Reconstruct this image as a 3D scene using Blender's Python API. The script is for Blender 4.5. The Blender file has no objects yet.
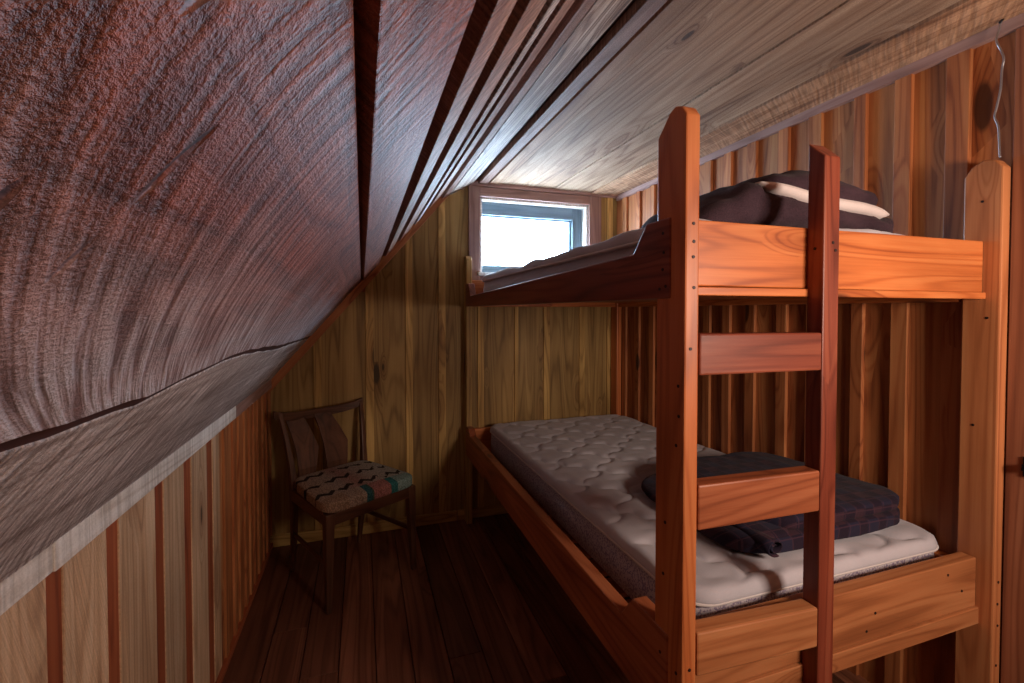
import bpy, bmesh, math, random
from mathutils import Vector, Matrix, noise
random.seed(7)
S = bpy.context.scene
C = S.collection
R = math.radians

# ------------------------------------------------------------------ camera
CAM_H = 1.30
cam_d = bpy.data.cameras.new('camera')
cam = bpy.data.objects.new('camera', cam_d); C.objects.link(cam)
cam.location = (0, 0, CAM_H)
cam.rotation_euler = (R(90 - 1.24), 0, R(-18.25))
cam_d.sensor_width = 36; cam_d.lens = 455 / 1024 * 36
cam_d.shift_y = -21 / 1024
cam_d.clip_start = 0.01
S.camera = cam

# ------------------------------------------------------------------ world, lights, exposure
W = bpy.data.worlds.new('sky'); S.world = W; W.use_nodes = True
bg = W.node_tree.nodes['Background']
bg.inputs[0].default_value = (0.57, 0.77, 1.0, 1); bg.inputs[1].default_value = 46.0

def area_light(name, loc, rot, sx, sy, power, col, portal=False):
    l = bpy.data.lights.new(name, 'AREA'); l.shape = 'RECTANGLE'; l.size = sx; l.size_y = sy
    l.energy = power; l.color = col
    o = bpy.data.objects.new(name, l); C.objects.link(o); o.location = loc; o.rotation_euler = rot
    if portal: l.cycles.is_portal = True
    return o
# warm area light placed to match shadows, standing for an added unseen window
area_light('added_window_light', (1.22, -0.395, 1.36), (R(90), 0, 0), 0.34, 0.26, 21.0, (1.0, 0.79, 0.65))
area_light('sky_portal', (1.075, 2.90, 1.77), (R(-90), 0, 0), 0.80, 0.50, 1.0, (1, 1, 1), portal=True)

vs = S.view_settings
vs.view_transform = 'Standard'; vs.look = 'None'; vs.gamma = 1.0; vs.use_curve_mapping = False
vs.exposure = 0.0

# ------------------------------------------------------------------ materials
def nodes(name):
    m = bpy.data.materials.new(name); m.use_nodes = True
    nt = m.node_tree; return m, nt, nt.nodes['Principled BSDF']

def N(nt, t, **kw):
    n = nt.nodes.new(t)
    for k, v in kw.items():
        if k.startswith('i_'):
            key = k[2:]
            n.inputs[int(key) if key.isdigit() else key.replace('_', ' ')].default_value = v
        else: setattr(n, k, v)
    return n

def ramp(nt, stops, fac=None, interp='LINEAR'):
    r = nt.nodes.new('ShaderNodeValToRGB'); e = r.color_ramp.elements; r.color_ramp.interpolation = interp
    while len(e) < len(stops): e.new(0.5)
    for el, (p, c) in zip(e, stops):
        el.position = p; el.color = c if len(c) == 4 else (*c, 1)
    if fac is not None: nt.links.new(fac, r.inputs[0])
    return r

def mix(nt, a, b, fac, mode='MIX'):
    m = nt.nodes.new('ShaderNodeMix'); m.data_type = 'RGBA'; m.blend_type = mode
    for s, v in ((0, fac), (6, a), (7, b)):
        if hasattr(v, 'links'): nt.links.new(v, m.inputs[s])
        elif isinstance(v, (tuple, list)): m.inputs[s].default_value = (*v[:3], 1)
        else: m.inputs[s].default_value = v
    return m.outputs[2]

def math_n(nt, op, a, b=None, c=None):
    m = nt.nodes.new('ShaderNodeMath'); m.operation = op
    for i, v in enumerate((a, b, c)):
        if v is None: continue
        if hasattr(v, 'links'): nt.links.new(v, m.inputs[i])
        else: m.inputs[i].default_value = v
    return m.outputs[0]

def wood(name, dark, mid, light, rough=0.55, knots=0.5, alt=None, saw=0.0, grain=1.0, bump=0.25,
         tone_var=0.35, painted_light=None, saw_pitch=0.009, knot_col=None, spec=0.4, gouge=0.0, arc_bend=0.4):
    """Procedural wood: gc = coordinates along / across the grain, tone = per board random value.
    alt = second colour a board takes when its tone is high."""
    m, nt, b = nodes(name); L = nt.links.new
    gc = N(nt, 'ShaderNodeAttribute', attribute_name='gc').outputs['Vector']
    tone = N(nt, 'ShaderNodeAttribute', attribute_name='tone').outputs['Fac']
    # knots first: they push the grain lines aside
    mk = N(nt, 'ShaderNodeMapping'); L(gc, mk.inputs[0]); mk.inputs['Scale'].default_value = (2.6, 8.5, 8.5)
    vk = N(nt, 'ShaderNodeTexVoronoi', i_Scale=1.0); L(mk.outputs[0], vk.inputs['Vector'])
    kc = N(nt, 'ShaderNodeSeparateColor'); L(vk.outputs['Color'], kc.inputs[0])
    keep = math_n(nt, 'GREATER_THAN', kc.outputs[0], 1.0 - 0.45 * knots)
    size = math_n(nt, 'MULTIPLY_ADD', kc.outputs[1], 0.15, 0.07)
    kd = math_n(nt, 'DIVIDE', vk.outputs['Distance'], size)
    core = math_n(nt, 'MULTIPLY', ramp(nt, [(0.0, (1, 1, 1)), (0.75, (1, 1, 1)), (1.0, (0, 0, 0))], kd).outputs[0], keep)
    kd2 = math_n(nt, 'DIVIDE', kd, 3.2)
    halo = math_n(nt, 'MULTIPLY', ramp(nt, [(0.0, (1, 1, 1)), (1.0, (0, 0, 0))], kd2).outputs[0], keep)
    # long grain
    mp = N(nt, 'ShaderNodeMapping'); L(gc, mp.inputs[0]); mp.inputs['Scale'].default_value = (1.3, 30, 30)
    n1 = N(nt, 'ShaderNodeTexNoise', i_Scale=1.0, i_Detail=5.0, i_Roughness=0.6); L(mp.outputs[0], n1.inputs['Vector'])
    mw = N(nt, 'ShaderNodeMapping'); L(gc, mw.inputs[0]); mw.inputs['Scale'].default_value = (0.35, 5.5, 5.5)
    nw = N(nt, 'ShaderNodeTexNoise', i_Scale=1.0, i_Detail=2.0); L(mw.outputs[0], nw.inputs['Vector'])
    ph = math_n(nt, 'MULTIPLY_ADD', nw.outputs[0], 46.0 * grain, math_n(nt, 'MULTIPLY', halo, 9.0))
    r1 = math_n(nt, 'MULTIPLY_ADD', math_n(nt, 'SINE', ph), 0.5, 0.5)
    r2 = math_n(nt, 'POWER', math_n(nt, 'MULTIPLY_ADD', math_n(nt, 'SINE', math_n(nt, 'MULTIPLY', ph, 2.7)), 0.5, 0.5), 3.0)
    rings = math_n(nt, 'SUBTRACT', math_n(nt, 'ADD', math_n(nt, 'MULTIPLY', r1, 0.6), 0.5), math_n(nt, 'MULTIPLY', r2, 0.75))
    mf = N(nt, 'ShaderNodeMapping'); L(gc, mf.inputs[0]); mf.inputs['Scale'].default_value = (6, 260, 260)
    nf = N(nt, 'ShaderNodeTexNoise', i_Scale=1.0, i_Detail=2.0); L(mf.outputs[0], nf.inputs['Vector'])
    f = math_n(nt, 'ADD', math_n(nt, 'MULTIPLY', n1.outputs[0], 0.6), math_n(nt, 'MULTIPLY', rings, 0.28))
    f = math_n(nt, 'ADD', f, math_n(nt, 'MULTIPLY', nf.outputs[0], 0.22))
    col = ramp(nt, [(0.28, dark), (0.54, mid), (0.82, light)], f).outputs[0]
    if alt: 
        t2 = ramp(nt, [(0.35, (0, 0, 0)), (0.65, (1, 1, 1))], tone).outputs[0]
        col = mix(nt, col, mix(nt, col, alt, 1.0, 'MULTIPLY'), t2)
    # per-board lightness
    v = math_n(nt, 'MULTIPLY_ADD', tone, tone_var, 1.0 - tone_var / 2)
    vm = N(nt, 'ShaderNodeCombineColor'); [L(v, vm.inputs[i]) for i in range(3)]
    col = mix(nt, col, vm.outputs[0], 1.0, 'MULTIPLY')
    # broad blotches of stain
    ms = N(nt, 'ShaderNodeMapping'); L(gc, ms.inputs[0]); ms.inputs['Scale'].default_value = (1.6, 4, 4)
    ns = N(nt, 'ShaderNodeTexNoise', i_Scale=1.3, i_Detail=4.0); L(ms.outputs[0], ns.inputs['Vector'])
    bl = ramp(nt, [(0.3, (0.72, 0.70, 0.68)), (0.65, (1.08, 1.08, 1.08))], ns.outputs[0]).outputs[0]
    col = mix(nt, col, bl, 0.8, 'MULTIPLY')
    kcol = knot_col or tuple(c * 0.22 for c in dark)
    col = mix(nt, col, mix(nt, col, (0.55, 0.42, 0.35), 1.0, 'MULTIPLY'), halo)
    col = mix(nt, col, kcol, math_n(nt, 'MULTIPLY', core, 0.9))
    hgt = math_n(nt, 'ADD', math_n(nt, 'MULTIPLY', nf.outputs[0], 0.35), math_n(nt, 'MULTIPLY', f, 0.5))
    hgt = math_n(nt, 'SUBTRACT', hgt, math_n(nt, 'MULTIPLY', core, 0.5))
    dist = 0.0012
    if saw > 0:
        # circular-saw arcs across the board
        sx = N(nt, 'ShaderNodeSeparateXYZ'); L(gc, sx.inputs[0])
        yy = math_n(nt, 'POWER', math_n(nt, 'ABSOLUTE', math_n(nt, 'SUBTRACT', sx.outputs[1], 0.72)), 2.0)
        wob = N(nt, 'ShaderNodeTexNoise', i_Scale=3.0, i_Detail=2.0); L(gc, wob.inputs['Vector'])
        pos = math_n(nt, 'MULTIPLY_ADD', yy, -arc_bend, sx.outputs[0])
        pos = math_n(nt, 'MULTIPLY_ADD', wob.outputs[0], 0.03, pos)
        cvs = N(nt, 'ShaderNodeCombineXYZ'); L(math_n(nt, 'MULTIPLY', pos, 1.0 / saw_pitch), cvs.inputs[0]); L(math_n(nt, 'MULTIPLY', sx.outputs[1], 9.0), cvs.inputs[1])
        an = N(nt, 'ShaderNodeTexNoise', i_Scale=1.0, i_Detail=2.0, i_Roughness=0.5); L(cvs.outputs[0], an.inputs['Vector'])
        arc = ramp(nt, [(0.36, (0, 0, 0)), (0.62, (1, 1, 1))], an.outputs[0]).outputs[0]
        cv2 = N(nt, 'ShaderNodeCombineXYZ'); L(math_n(nt, 'MULTIPLY', pos, 0.32 / saw_pitch), cv2.inputs[0]); L(math_n(nt, 'MULTIPLY', sx.outputs[1], 2.5), cv2.inputs[1])
        an2 = N(nt, 'ShaderNodeTexNoise', i_Scale=1.0, i_Detail=1.0); L(cv2.outputs[0], an2.inputs['Vector'])
        arc2 = ramp(nt, [(0.38, (0, 0, 0)), (0.62, (1, 1, 1))], an2.outputs[0]).outputs[0]
        fuzz = N(nt, 'ShaderNodeTexNoise', i_Scale=260.0, i_Detail=3.0, i_Roughness=0.7); L(gc, fuzz.inputs['Vector'])
        mch = N(nt, 'ShaderNodeMapping'); L(gc, mch.inputs[0]); mch.inputs['Scale'].default_value = (60, 24, 24)
        mch.inputs['Rotation'].default_value = (0, 0, 0.5)
        chp = N(nt, 'ShaderNodeTexNoise', i_Scale=1.0, i_Detail=3.0); L(mch.outputs[0], chp.inputs['Vector'])
        hs = math_n(nt, 'ADD', math_n(nt, 'MULTIPLY', arc, 0.8), math_n(nt, 'MULTIPLY', arc2, 0.5))
        hs = math_n(nt, 'MULTIPLY_ADD', fuzz.outputs[0], 1.3, hs)
        hs = math_n(nt, 'MULTIPLY_ADD', chp.outputs[0], 0.9, hs)
        if gouge:
            mg = N(nt, 'ShaderNodeMapping'); L(gc, mg.inputs[0]); mg.inputs['Scale'].default_value = (62, 11, 11)
            vg = N(nt, 'ShaderNodeTexVoronoi', i_Scale=1.0); L(mg.outputs[0], vg.inputs['Vector'])
            gk = N(nt, 'ShaderNodeSeparateColor'); L(vg.outputs['Color'], gk.inputs[0])
            gd = math_n(nt, 'MULTIPLY', ramp(nt, [(0.0, (1, 1, 1)), (0.22, (1, 1, 1)), (0.34, (0, 0, 0))], vg.outputs['Distance']).outputs[0],
                        math_n(nt, 'MULTIPLY', math_n(nt, 'GREATER_THAN', gk.outputs[0], 0.40), math_n(nt, 'LESS_THAN', sx.outputs[0], 0.27)))
            hs = math_n(nt, 'MULTIPLY', hs, math_n(nt, 'SUBTRACT', 1.0, math_n(nt, 'MULTIPLY', gd, 0.8)))
            hs = math_n(nt, 'SUBTRACT', hs, math_n(nt, 'MULTIPLY', gd, gouge))
        hgt = math_n(nt, 'MULTIPLY_ADD', hs, saw, math_n(nt, 'MULTIPLY', hgt, 0.6))
        dist = 0.003
        # raised fuzz is paler, furrows are darker
        pale = ramp(nt, [(0.30, (0.50, 0.45, 0.43)), (0.50, (1.0, 1.0, 1.0)), (0.75, (1.8, 1.85, 1.9))],
                    math_n(nt, 'ADD', math_n(nt, 'MULTIPLY', fuzz.outputs[0], 0.7), math_n(nt, 'MULTIPLY', arc, 0.35))).outputs[0]
        col = mix(nt, col, pale, min(1.0, saw), 'MULTIPLY')
    if painted_light:  # window light on the low ridges, mixed into the board colour
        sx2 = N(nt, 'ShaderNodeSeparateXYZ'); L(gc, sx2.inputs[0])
        glow_col, lo, hi = painted_light
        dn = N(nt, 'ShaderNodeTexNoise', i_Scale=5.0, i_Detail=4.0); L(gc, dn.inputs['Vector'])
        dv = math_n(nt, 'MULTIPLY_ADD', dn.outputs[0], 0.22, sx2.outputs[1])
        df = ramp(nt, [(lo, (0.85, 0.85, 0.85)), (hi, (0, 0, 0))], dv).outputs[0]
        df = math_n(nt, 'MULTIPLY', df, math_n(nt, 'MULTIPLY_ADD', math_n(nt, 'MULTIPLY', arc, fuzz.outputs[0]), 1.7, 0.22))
        col = mix(nt, col, glow_col, df)
    L(col, b.inputs['Base Color'])
    b.inputs['Roughness'].default_value = rough
    b.inputs['Specular IOR Level'].default_value = spec
    bp = N(nt, 'ShaderNodeBump', i_Strength=bump if not saw else 0.9, i_Distance=dist); L(hgt, bp.inputs['Height']); L(bp.outputs[0], b.inputs['Normal'])
    return m

M = {}
M['wall_pine'] = wood('stained_pine_wall', (0.24, 0.066, 0.022), (0.45, 0.148, 0.050), (0.58, 0.235, 0.088), knots=0.8, alt=(0.90, 1.0, 1.0), tone_var=0.35)
M['back_pine'] = wood('golden_pine_wall', (0.20, 0.110, 0.032), (0.36, 0.215, 0.066), (0.50, 0.32, 0.11), knots=0.8, tone_var=0.3, alt=(1.3, 1.32, 1.3))
M['wall_gap'] = wood('dark_red_stained_recess', (0.20, 0.045, 0.018), (0.33, 0.080, 0.030), (0.42, 0.12, 0.045), knots=0.1)
M['pale_pine'] = wood('pale_raw_pine', (0.48, 0.28, 0.155), (0.72, 0.46, 0.27), (0.84, 0.61, 0.40), knots=0.45, rough=0.75, alt=(0.85, 0.75, 0.65), tone_var=0.3, saw=0.25)
M['trim_pale'] = wood('pale_sawn_batten', (0.60, 0.52, 0.45), (0.76, 0.70, 0.64), (0.84, 0.80, 0.76), knots=0.15, rough=0.8, saw=0.3)
M['sawn_red'] = wood('rough_sawn_red_brown_board', (0.135, 0.037, 0.021), (0.225, 0.064, 0.037), (0.31, 0.098, 0.060), knots=0.0, rough=0.58, saw=1.0, saw_pitch=0.013, arc_bend=2.6, painted_light=((0.74, 0.73, 0.80), 0.52, 0.73), gouge=1.1, spec=0.5)
M['sawn_grey'] = wood('rough_sawn_grey_board', (0.26, 0.20, 0.18), (0.44, 0.37, 0.35), (0.58, 0.52, 0.50), knots=0.05, rough=0.65, saw=0.9, spec=0.5, arc_bend=1.5)
M['sawn_strip'] = wood('sawn_brown_strip', (0.22, 0.10, 0.07), (0.34, 0.18, 0.125), (0.46, 0.27, 0.20), knots=0.0, rough=0.6, saw=0.7)
M['gap'] = wood('dark_gap_wood', (0.030, 0.010, 0.010), (0.05, 0.017, 0.015), (0.08, 0.03, 0.025), knots=0.0)
M['ceiling'] = wood('weathered_ceiling_plank', (0.21, 0.105, 0.058), (0.41, 0.245, 0.145), (0.56, 0.38, 0.245), knots=0.45, rough=0.7, saw=0.5, saw_pitch=0.010, tone_var=0.3, alt=(0.85, 0.75, 0.68))
M['rustic'] = wood('swirly_grained_board', (0.08, 0.045, 0.035), (0.30, 0.20, 0.15), (0.70, 0.60, 0.50), knots=0.6, rough=0.5, grain=2.4, saw=0.5, bump=0.8)
M['window_wood'] = wood('window_casing_wood', (0.22, 0.12, 0.10), (0.33, 0.19, 0.16), (0.44, 0.28, 0.24), knots=0.1)
M['sash'] = wood('blue_glow_sash_wood', (0.11, 0.16, 0.20), (0.17, 0.24, 0.30), (0.24, 0.32, 0.38), knots=0.0)  # blue window glow put into the sash colour
M['floor'] = wood('dark_floorboards', (0.085, 0.028, 0.015), (0.16, 0.056, 0.030), (0.25, 0.095, 0.052), knots=0.15, rough=0.5, tone_var=0.9, spec=0.3)
M['post'] = wood('orange_stained_fir', (0.36, 0.090, 0.024), (0.54, 0.155, 0.045), (0.66, 0.235, 0.080), knots=0.15, rough=0.42, tone_var=0.12, spec=0.45)
M['rail'] = wood('orange_fir_rail', (0.34, 0.080, 0.020), (0.55, 0.155, 0.040), (0.68, 0.24, 0.075), knots=0.55, rough=0.4, tone_var=0.15, grain=1.3, spec=0.45)
M['ladder'] = wood('red_stained_stile', (0.12, 0.022, 0.011), (0.215, 0.045, 0.022), (0.31, 0.085, 0.042), knots=0.3, rough=0.4)
M['rung'] = wood('red_brown_rung', (0.19, 0.048, 0.020), (0.33, 0.092, 0.036), (0.45, 0.15, 0.065), knots=0.5, rough=0.4)
M['rung_pale'] = wood('light_brown_rung', (0.25, 0.080, 0.028), (0.40, 0.145, 0.053), (0.50, 0.21, 0.085), knots=0.4, rough=0.45)
M['post_pale'] = wood('honey_fir_post', (0.32, 0.10, 0.035), (0.48, 0.17, 0.062), (0.60, 0.25, 0.10), knots=0.55, rough=0.45)
M['chair'] = wood('dark_walnut', (0.055, 0.022, 0.011), (0.10, 0.040, 0.020), (0.15, 0.065, 0.032), knots=0.0, rough=0.42, spec=0.4, bump=0.1)
M['door'] = wood('red_brown_door', (0.18, 0.06, 0.03), (0.30, 0.105, 0.05), (0.42, 0.17, 0.085), knots=0.1, rough=0.6)

def plain(name, col, rough=0.6, metal=0.0, spec=0.5):
    m, nt, b = nodes(name)
    n = N(nt, 'ShaderNodeTexNoise', i_Scale=60.0, i_Detail=3.0)
    c = ramp(nt, [(0.3, tuple(x * 0.8 for x in col)), (0.7, tuple(min(1, x * 1.15) for x in col))], n.outputs[0]).outputs[0]
    nt.links.new(c, b.inputs['Base Color'])
    b.inputs['Roughness'].default_value = rough; b.inputs['Metallic'].default_value = metal
    b.inputs['Specular IOR Level'].default_value = spec
    return m
M['nail'] = plain('dark_nail_head', (0.03, 0.02, 0.02), 0.5, 0.6)
M['iron'] = plain('black_iron', (0.02, 0.02, 0.025), 0.4, 0.8)
M['wire'] = plain('grey_wire', (0.42, 0.40, 0.42), 0.3, 0.9)
M['outside_wall'] = plain('plaster_shell', (0.30, 0.20, 0.14), 0.9)

def fabric(name, col, col2, scale=500, bump=0.4, rough=0.95, sheen=0.2, speckle=None):
    m, nt, b = nodes(name); L = nt.links.new
    tc = N(nt, 'ShaderNodeTexCoord')
    n = N(nt, 'ShaderNodeTexNoise', i_Scale=float(scale), i_Detail=2.0); L(tc.outputs['Object'], n.inputs['Vector'])
    n2 = N(nt, 'ShaderNodeTexNoise', i_Scale=7.0, i_Detail=4.0); L(tc.outputs['Object'], n2.inputs['Vector'])
    f = math_n(nt, 'MULTIPLY_ADD', n2.outputs[0], 0.5, math_n(nt, 'MULTIPLY', n.outputs[0], 0.5))
    c = ramp(nt, [(0.35, col), (0.65, col2)], f).outputs[0]
    if speckle:
        v = N(nt, 'ShaderNodeTexNoise', i_Scale=170.0, i_Detail=1.0); L(tc.outputs['Object'], v.inputs['Vector'])
        sp = ramp(nt, [(0.50, (0, 0, 0)), (0.56, (1, 1, 1))], v.outputs[0]).outputs[0]
        c = mix(nt, c, speckle, sp)
    L(c, b.inputs['Base Color']); b.inputs['Roughness'].default_value = rough
    b.inputs['Sheen Weight'].default_value = sheen; b.inputs['Specular IOR Level'].default_value = 0.15
    bp = N(nt, 'ShaderNodeBump', i_Strength=bump, i_Distance=0.0015); L(n.outputs[0], bp.inputs['Height']); L(bp.outputs[0], b.inputs['Normal'])
    return m
M['quilt'] = fabric('quilted_ticking', (0.47, 0.445, 0.485), (0.57, 0.545, 0.59), 700, 0.15)
M['border'] = fabric('speckled_mattress_border', (0.46, 0.41, 0.44), (0.56, 0.50, 0.52), 600, 0.2, speckle=(0.25, 0.20, 0.28))
M['side'] = fabric('shaded_mattress_side', (0.28, 0.18, 0.13), (0.36, 0.24, 0.18), 600, 0.2, speckle=(0.21, 0.13, 0.10))  # border fabric with its shade put into the colour; unassigned
M['piping'] = fabric('pale_piping', (0.62, 0.56, 0.54), (0.70, 0.64, 0.62), 500, 0.1)
M['fleece'] = fabric('dark_aubergine_fleece', (0.020, 0.011, 0.017), (0.075, 0.042, 0.055), 420, 1.0, sheen=0.05)
M['lining'] = fabric('white_lining', (0.66, 0.58, 0.56), (0.78, 0.70, 0.68), 400, 0.2)

def plaid(name):
    m, nt, b = nodes(name); L = nt.links.new
    tc = N(nt, 'ShaderNodeTexCoord'); s = N(nt, 'ShaderNodeSeparateXYZ'); L(tc.outputs['Object'], s.inputs[0])
    def bands(o, pitch, w, ph=0.0):
        fr = math_n(nt, 'FRACT', math_n(nt, 'MULTIPLY_ADD', o, 1 / pitch, ph))
        return math_n(nt, 'LESS_THAN', fr, w)
    zx = math_n(nt, 'ADD', s.outputs[1], s.outputs[2])
    wide = math_n(nt, 'MULTIPLY', math_n(nt, 'ADD', bands(s.outputs[0], 0.085, 0.45), bands(zx, 0.085, 0.45)), 0.5)
    thin = math_n(nt, 'MAXIMUM', bands(s.outputs[0], 0.0425, 0.09), bands(zx, 0.0425, 0.09, 0.3))
    c = ramp(nt, [(0.0, (0.024, 0.021, 0.042)), (0.5, (0.022, 0.014, 0.026)), (1.0, (0.045, 0.022, 0.033))], wide).outputs[0]
    c = mix(nt, c, (0.075, 0.034, 0.05), math_n(nt, 'MULTIPLY', thin, 0.55))
    L(c, b.inputs['Base Color']); b.inputs['Roughness'].default_value = 0.95; b.inputs['Sheen Weight'].default_value = 0.04
    b.inputs['Specular IOR Level'].default_value = 0.1
    n = N(nt, 'ShaderNodeTexNoise', i_Scale=350.0); L(tc.outputs['Object'], n.inputs['Vector'])
    bp = N(nt, 'ShaderNodeBump', i_Strength=0.6, i_Distance=0.002); L(n.outputs[0], bp.inputs['Height']); L(bp.outputs[0], b.inputs['Normal'])
    return m
M['plaid'] = plaid('navy_plaid_wool')

def seat_cloth(name):
    m, nt, b = nodes(name); L = nt.links.new
    tc = N(nt, 'ShaderNodeTexCoord'); s = N(nt, 'ShaderNodeSeparateXYZ'); L(tc.outputs['Object'], s.inputs[0])
    x, y = s.outputs[0], s.outputs[1]
    # woven stripes run from front to back; zigzags cross them
    t = math_n(nt, 'MULTIPLY_ADD', x, 2.1, 0.5)
    base = ramp(nt, [(0.0, (0.42, 0.27, 0.18)), (0.22, (0.46, 0.33, 0.25)), (0.36, (0.50, 0.40, 0.30)), (0.40, (0.05, 0.16, 0.17)),
                     (0.46, (0.09, 0.15, 0.11)), (0.48, (0.50, 0.22, 0.19)), (0.64, (0.48, 0.20, 0.17)), (0.67, (0.05, 0.22, 0.22)),
                     (0.75, (0.30, 0.44, 0.40)), (1.0, (0.46, 0.56, 0.50))], t, 'CONSTANT').outputs[0]
    top = ramp(nt, [(0.0, (0.48, 0.32, 0.22)), (0.30, (0.50, 0.38, 0.30)), (0.45, (0.48, 0.25, 0.20)), (0.60, (0.50, 0.40, 0.33)), (1.0, (0.46, 0.48, 0.42))], t).outputs[0]
    front = math_n(nt, 'LESS_THAN', y, -0.165)
    c = mix(nt, top, base, front)
    zig = math_n(nt, 'PINGPONG', math_n(nt, 'MULTIPLY', x, 1.0), 0.035)
    zy = math_n(nt, 'FRACT', math_n(nt, 'MULTIPLY', math_n(nt, 'ADD', y, zig), 8.0))
    nz = N(nt, 'ShaderNodeTexNoise', i_Scale=16.0); L(tc.outputs['Object'], nz.inputs['Vector'])
    zz = math_n(nt, 'MULTIPLY', math_n(nt, 'LESS_THAN', zy, 0.24), math_n(nt, 'GREATER_THAN', nz.outputs[0], 0.44))
    zz = math_n(nt, 'MULTIPLY', zz, math_n(nt, 'SUBTRACT', 1.0, front))
    c = mix(nt, c, (0.045, 0.035, 0.03), zz)
    v = N(nt, 'ShaderNodeTexVoronoi', i_Scale=150.0); L(tc.outputs['Object'], v.inputs['Vector'])
    c = mix(nt, c, ramp(nt, [(0.0, (1.1, 1.1, 1.1)), (0.7, (0.35, 0.33, 0.30))], v.outputs['Distance']).outputs[0], 0.8, 'MULTIPLY')
    L(c, b.inputs['Base Color']); b.inputs['Roughness'].default_value = 0.95; b.inputs['Specular IOR Level'].default_value = 0.1
    bp = N(nt, 'ShaderNodeBump', i_Strength=0.8, i_Distance=0.003, invert=True); L(v.outputs['Distance'], bp.inputs['Height']); L(bp.outputs[0], b.inputs['Normal'])
    return m
M['seat_cloth'] = seat_cloth('woven_seat_cloth')

def glass():
    m, nt, b = nodes('window_glass')
    nt.nodes.remove(b)
    out = nt.nodes['Material Output']
    t = N(nt, 'ShaderNodeBsdfTransparent'); t.inputs[0].default_value = (0.97, 0.99, 1, 1)
    g = N(nt, 'ShaderNodeBsdfGlossy', i_Roughness=0.03)
    mx = N(nt, 'ShaderNodeMixShader'); mx.inputs[0].default_value = 0.06
    nt.links.new(t.outputs[0], mx.inputs[1]); nt.links.new(g.outputs[0], mx.inputs[2]); nt.links.new(mx.outputs[0], out.inputs[0])
    return m
M['glass'] = glass()

# ------------------------------------------------------------------ mesh helpers
AX = {'x': Vector((1, 0, 0)), 'y': Vector((0, 1, 0)), 'z': Vector((0, 0, 1))}

class MB:
    def __init__(s):
        s.bm = bmesh.new()
        s.gc = s.bm.loops.layers.float_vector.new('gc'); s.tn = s.bm.loops.layers.float.new('tone')
    def _finish(s, faces, g, tone, off=None):
        g = g.normalized()
        up = Vector((0, 0, 1)) if abs(g.z) < 0.9 else Vector((1, 0, 0))
        h = up.cross(g).normalized(); k = g.cross(h)
        if off is None: off = Vector((random.uniform(0, 40), random.uniform(0, 40), random.uniform(0, 40)))
        if tone is None: tone = random.random()
        for f in faces:
            for l in f.loops:
                p = l.vert.co
                l[s.gc] = Vector((p.dot(g), p.dot(h), p.dot(k))) + off
                l[s.tn] = tone
    def prism(s, a, b, g='z', tone=None, off=None):
        """closed solid between two rings of points"""
        va = [s.bm.verts.new(p) for p in a]; vb = [s.bm.verts.new(p) for p in b]
        n = len(a); fs = [s.bm.faces.new(va[::-1]), s.bm.faces.new(vb)]
        for i in range(n):
            j = (i + 1) % n; fs.append(s.bm.faces.new((va[i], va[j], vb[j], vb[i])))
        s._finish(fs, AX[g] if isinstance(g, str) else g, tone, off)
        return s
    def box(s, x0, x1, y0, y1, z0, z1, g='z', tone=None, off=None):
        return s.prism([(x0, y0, z0), (x1, y0, z0), (x1, y1, z0), (x0, y1, z0)],
                       [(x0, y0, z1), (x1, y0, z1), (x1, y1, z1), (x0, y1, z1)], g, tone, off)
    def poly_y(s, pts, y0, y1, g='z', tone=None, off=None):      # outline in x,z
        return s.prism([(x, y0, z) for x, z in pts], [(x, y1, z) for x, z in pts], g, tone, off)
    def poly_x(s, pts, x0, x1, g='z', tone=None, off=None):      # outline in y,z
        return s.prism([(x0, y, z) for y, z in pts], [(x1, y, z) for y, z in pts], g, tone, off)
    def sweep(s, rings, g='z', tone=None, cap=True):
        vs_ = [[s.bm.verts.new(p) for p in r] for r in rings]; fs = []
        n = len(rings[0])
        for a, b in zip(vs_, vs_[1:]):
            for i in range(n):
                j = (i + 1) % n; fs.append(s.bm.faces.new((a[i], a[j], b[j], b[i])))
        if cap: fs += [s.bm.faces.new(vs_[0][::-1]), s.bm.faces.new(vs_[-1])]
        s._finish(fs, AX[g] if isinstance(g, str) else g, tone)
        return s
    def tube(s, pts, r, n=10, closed=False, tone=0.5):
        pts = [Vector(p) for p in pts]; rings = []
        m = len(pts)
        up = Vector((0.13, 0.21, 0.97))
        for i, p in enumerate(pts):
            a = pts[(i - 1) % m] if (closed or i) else p
            b = pts[(i + 1) % m] if (closed or i < m - 1) else p
            d = (b - a).normalized(); u = up.cross(d).normalized(); v = d.cross(u)
            rr = r[i] if isinstance(r, (list, tuple)) else r
            rings.append([p + (u * math.cos(t) + v * math.sin(t)) * rr for t in [2 * math.pi * k / n for k in range(n)]])
        if closed: rings.append(rings[0])
        return s.sweep(rings, 'x', tone, cap=not closed)
    def build(s, name, mat, parent=None, bevel=0.0, smooth=False, loc=None, subsurf=0):
        bmesh.ops.recalc_face_normals(s.bm, faces=s.bm.faces)
        me = bpy.data.meshes.new(name); s.bm.to_mesh(me); s.bm.free()
        if smooth: me.polygons.foreach_set('use_smooth', [True] * len(me.polygons))
        me.materials.append(mat)
        o = bpy.data.objects.new(name, me); C.objects.link(o)
        if parent is not None:
            o.parent = parent
            if loc is None and parent.type == 'EMPTY' and not parent.get('local'):
                o.location = -Vector(parent.location)       # meshes are given in room coordinates
        if loc is not None: o.location = loc
        if bevel:
            bv = o.modifiers.new('soft_edges', 'BEVEL'); bv.width = bevel; bv.segments = 2; bv.limit_method = 'ANGLE'
        if subsurf:
            sb = o.modifiers.new('smooth', 'SUBSURF'); sb.levels = sb.render_levels = subsurf
        return o

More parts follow.
